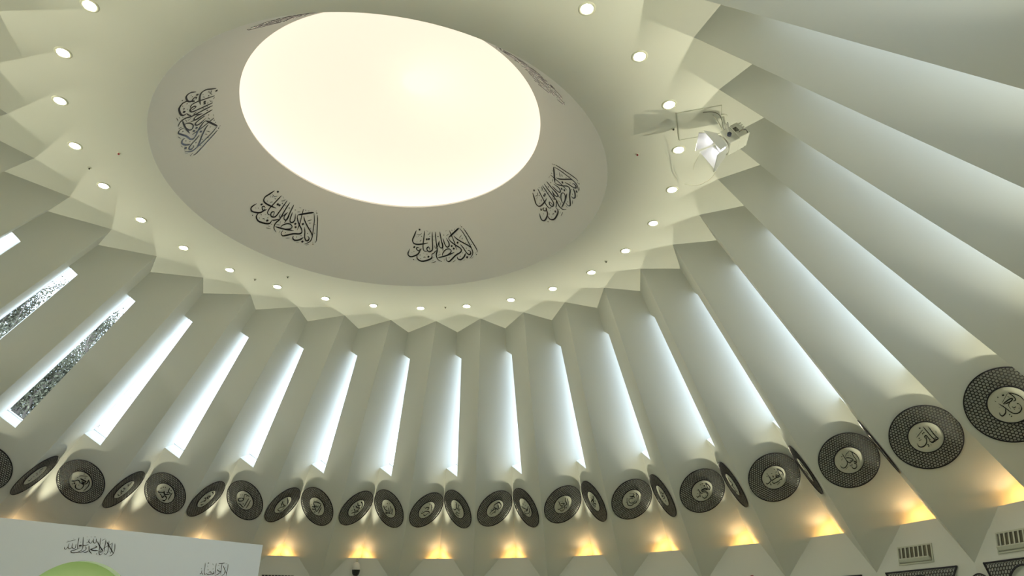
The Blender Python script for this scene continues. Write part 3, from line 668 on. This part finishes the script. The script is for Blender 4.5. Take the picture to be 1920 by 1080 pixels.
# ---------------------------------------------------------------- small ceiling fittings
def on_ceiling(px, py, drop=0.0):
    d = np.array(RM @ Vector(((px - 960) / F_PX, -(py - 540) / F_PX, -1.0))); t_ = (H - drop - CAM[2]) / d[2]; return CAM + d * t_
SP = [((223, 287), 'R', 'tiny dark red sprinkler head on the ceiling left of the cone'),
      ((1195, 289), 'R', 'tiny red sprinkler head on the ceiling between cone and flood lamp'),
      ((1262.5, 241), 'W', 'small white sprinkler rosette beside the access panel'),
      ((168, 314.5), 'G', 'small grey sensor on the ceiling at far left'),
      ((478, 523.5), 'G', 'small grey sensor on the ceiling right of the downlight at lower left'),
      ((539.5, 519), 'G', 'tiny grey sensor just above the lower left downlights'),
      ((1136.5, 490), 'G', 'tiny grey sensor on the ceiling between the lower right downlights'),
      ((835, 576), 'W', 'tiny white sensor between the two lowest downlights')]
for (px, py), kd, lab in SP:
    P = on_ceiling(px, py)
    t = empty('sprinkler_head' if kd != 'G' else 'ceiling_sensor', Matrix.Translation(Vector(P)))
    b = MB(); b.lathe([(0.001, -0.012), (0.022, -0.010), (0.035, -0.004), (0.036, 0.0)], 20); b.build('base_plate', M_TRIM if kd != 'G' else M_VENT, t, True)
    b = MB(); b.lathe([(0.001, -0.035), (0.016, -0.033), (0.016, -0.012)], 12); b.build('tip', {'R': M_RED, 'W': M_CABLE, 'G': M_CABLE}[kd], t, True)
    tag(t, lab, 'sprinkler' if kd != 'G' else 'sensor')

# access panel in the ceiling
c1, c2, c3 = on_ceiling(1268, 212, 0.002), on_ceiling(1353, 197, 0.002), on_ceiling(1275, 262, 0.002)
ux = unit(c2 - c1); wy = c3 - c1; wy = wy - wy @ ux * ux; L1, L2 = np.linalg.norm(c2 - c1), np.linalg.norm(wy); uy = unit(wy)
t = empty('access_panel', frame_mat(c1, ux, uy, np.cross(ux, uy)))
sgn = 1 if np.cross(ux, uy)[2] < 0 else -1
b = MB(); b.box((L1 / 2, L2 / 2, 0.003 * sgn), (L1 - 0.02, L2 - 0.02, 0.006)); b.build('hatch', M_CEIL, t)
b = MB(); g_ = 0.008
for cx, cy, sx_, sy_ in ((L1 / 2, 0, L1, g_), (L1 / 2, L2, L1, g_), (0, L2 / 2, g_, L2), (L1, L2 / 2, g_, L2)): b.box((cx, cy, 0.004 * sgn), (sx_, sy_, 0.009))
b.build('edge_strip', M_VENT, t)
tag(t, 'square white access hatch in the ceiling behind the flood lamp', 'access panel')

# ---------------------------------------------------------------- flood lamp with barn doors
P = on_ceiling(1364, 266, 0.55)
aim = unit(np.array([-0.80, 0.10, -0.42])); sd = unit(np.cross(aim, (0, 0, 1.0))); upv = np.cross(sd, aim)
t = empty('flood_lamp', frame_mat(P, sd, upv, -aim))       # local -Z = aim
b = MB()
b.box((0, 0, 0.02), (0.34, 0.30, 0.20)); b.box((0, 0.01, 0.19), (0.36, 0.30, 0.16)); b.build('body', M_FLW, t)
bv = t.children[0].modifiers.new('bevel', 'BEVEL'); bv.width = 0.02; bv.segments = 3
for i in range(6):
    b = MB(); b.box((0, -0.12 + i * 0.048, 0.285), (0.34, 0.014, 0.06)); b.build('cooling_fin', M_FLW, t)
b = MB(); b.box((-0.176, 0.04, 0.16), (0.008, 0.09, 0.07)); o = b.build('rating_plate', M_CABLE, t)
b = MB(); b.lathe([(0.13, -0.08), (0.165, -0.10), (0.17, -0.14), (0.155, -0.145), (0.15, -0.11)], 32); b.build('lens_ring', M_FLW, t, True)
lr_ = t.children[-1] if False else [c for c in t.children if c.name.startswith('lens_ring')][0]
b = MB(); b.lathe([(0.001, -0.118), (0.10, -0.114), (0.148, -0.108)], 32); b.build('lens', M_FLE, lr_, True)
# four flaps: trapezoid plates hinged on the ring
for i, (op, ln) in enumerate(((0.35, 0.30), (0.5, 0.24), (0.35, 0.30), (0.5, 0.24))):
    ca, sa = math.cos(i * math.pi / 2), math.sin(i * math.pi / 2)
    R3 = np.array([[ca, -sa, 0], [sa, ca, 0], [0, 0, 1]])
    w0, w1 = 0.15, 0.24
    pts = [(-w0, 0.165, -0.14), (w0, 0.165, -0.14), (w1, 0.165 + ln * math.sin(op), -0.14 - ln * math.cos(op)), (-w1, 0.165 + ln * math.sin(op), -0.14 - ln * math.cos(op))]
    off = np.array([0, 0.004 * math.cos(op), 0.004 * math.sin(op)])
    vs_ = [R3 @ (np.array(p) - off) for p in pts] + [R3 @ (np.array(p) + off) for p in pts]
    b = MB(); b.add(vs_, [(0, 1, 2, 3), (7, 6, 5, 4), (0, 4, 5, 1), (1, 5, 6, 2), (2, 6, 7, 3), (3, 7, 4, 0)]); b.build('barn_door', M_FLG, t)
inv = t.matrix_world.inverted()
def lo(p): return tuple(inv @ Vector(p))
b = MB(); zu = np.array([0, 0, 1.0]); top = P + np.array([0.02, 0.0, 0.545])
l1_, r1_ = P + sd * 0.20, P - sd * 0.20
b.tube([lo(l1_), lo(l1_ + zu * 0.24), lo(P + zu * 0.30 + sd * 0.1), lo(P + zu * 0.30 - sd * 0.1), lo(r1_ + zu * 0.24), lo(r1_)], 0.014); b.build('yoke', M_FLG, t)
b = MB(); b.tube([lo(P + zu * 0.30), lo(P + zu * 0.545)], 0.022); b.lathe([(0.001, 0), (0.07, 0.0), (0.07, 0.02), (0.001, 0.02)], 20, inv @ Matrix.Translation(Vector(P + zu * 0.528))); b.build('ceiling_mount', M_FLW, t)
b = MB(); b.lathe([(0.001, -0.02), (0.035, -0.02), (0.035, 0.02), (0.001, 0.02)], 16, Matrix.Translation((0.20, 0, 0)) @ Matrix.Rotation(math.pi / 2, 4, 'Y')); b.build('clamp_knob', M_FLD, t)
b = MB(); b.lathe([(0.001, -0.02), (0.035, -0.02), (0.035, 0.02), (0.001, 0.02)], 16, Matrix.Translation((-0.20, 0, 0)) @ Matrix.Rotation(math.pi / 2, 4, 'Y')); b.build('clamp_knob', M_FLD, t)
tag(t, 'white flood lamp with open barn doors hanging from the ceiling at right', 'flood lamp')
def px3(px, py, drop): return lo(on_ceiling(px, py, drop))
def cable(pts, r, m_): MB_ = MB(); MB_.tube([tuple(p) for p in spline([lo(on_ceiling(*p)) for p in pts], 0.02)], r, 6); return MB_.build('cable', m_, t, True)
cable([(1318, 211, 0.02), (1335, 210, 0.05), (1348, 215, 0.12), (1354, 228, 0.3), (1356, 240, 0.40), (1362, 250, 0.46)], 0.005, M_CABLE)
cable([(1385, 248, 0.5), (1392, 243, 0.5), (1400, 244, 0.5), (1401, 251, 0.5), (1394, 254, 0.52), (1390, 252, 0.55)], 0.006, M_CABLE)
cable([(1337, 216, 0.02), (1346, 228, 0.2), (1354, 243, 0.35), (1358, 252, 0.45)], 0.011, M_CABLEW)
cable([(1342, 323, 0.70), (1334, 333, 0.6), (1322, 342, 0.5), (1310, 347, 0.4), (1298, 347, 0.3), (1283, 345, 0.1)], 0.007, M_CABLEW)
cable([(1312, 284, 0.62), (1307, 298, 0.6), (1302, 308, 0.62), (1300, 318, 0.65)], 0.005, M_CABLEW)
fd = bpy.data.lights.new('flood_beam', 'SPOT'); fd.energy = FLOOD_W; fd.color = (1.0, 0.97, 0.85); fd.spot_size = math.radians(100); fd.spot_blend = 0.5; fd.shadow_soft_size = 0.1
fo = bpy.data.objects.new('flood_beam', fd); COL.objects.link(fo); fo.parent = t; fo.matrix_parent_inverse = Matrix(); fo.location = (0, 0, -0.15)

# ---------------------------------------------------------------- trees outside the left windows
def tree(px, py, dist, hgt, rad, seed, lab, nl=5200):
    d = np.array(RM @ Vector(((px - 960) / F_PX, -(py - 540) / F_PX, -1.0))); d /= np.hypot(d[0], d[1])
    Pc = CAM + d * dist; rnd = random.Random(seed); base = np.array([Pc[0], Pc[1], 0.0])
    t = empty('broadleaf_tree', Matrix.Translation(Vector(base)))
    b = MB(); zc = Pc[2]
    b.tube([(0, 0, -0.5), (0.1, 0.05, zc * 0.35), (-0.1, 0.1, zc * 0.7), (0, 0, zc + rad * 0.5)], [0.32, 0.25, 0.18, 0.05], 10); b.build('trunk', M_BARK, t, True)
    cl = []
    bb = MB()
    for i in range(26):
        th, ph = rnd.uniform(0, 6.283), rnd.uniform(-0.5, 1.4); r_ = rad * rnd.uniform(0.55, 1)
        e = np.array([r_ * math.cos(th) * math.cos(ph), r_ * math.sin(th) * math.cos(ph), zc + r_ * math.sin(ph) * 0.9])
        s_ = np.array([0, 0, zc * rnd.uniform(0.6, 1.0)]); mid = (s_ + e) / 2 + np.array([rnd.uniform(-.3, .3), rnd.uniform(-.3, .3), 0.2])
        bb.tube([s_, mid, e], [0.07, 0.04, 0.012], 5); cl.append((e, s_)); 
    bb.build('branches', M_BARK, t)
    V_, F_ = [], []
    for i in range(nl):
        e, s_ = rnd.choice(cl); f = rnd.uniform(0.35, 1.05); c0 = s_ + (e - s_) * f + np.array([rnd.gauss(0, 0.38), rnd.gauss(0, 0.38), rnd.gauss(0, 0.34)])
        a_ = unit(np.array([rnd.gauss(0, 1), rnd.gauss(0, 1), rnd.gauss(0, 1)])); bq = unit(np.cross(a_, (rnd.random(), rnd.random(), rnd.random() + 0.1))); L_ = rnd.uniform(0.04, 0.085)
        o = len(V_); V_ += [c0 - a_ * L_, c0 + bq * L_ * 0.5, c0 + a_ * L_, c0 - bq * L_ * 0.5]; F_.append((o, o + 1, o + 2, o + 3))
    obj('foliage', V_, F_, M_LEAF, t)
    tag(t, lab, 'tree', 'trees outside the slit windows')
tree(50, 708, 31.0, 12, 2.7, 11, 'leafy tree outside, seen low through the second slit window whose lower end shows', 24000)
tree(-5, 585, 38.5, 12, 3.2, 12, 'leafy tree outside, seen through the slit window cut by the left edge', 17000)
tree(176, 612, 46.0, 12, 2.0, 13, 'thin leafy tree outside, seen at the upper end of the second leafy slit window', 8000)
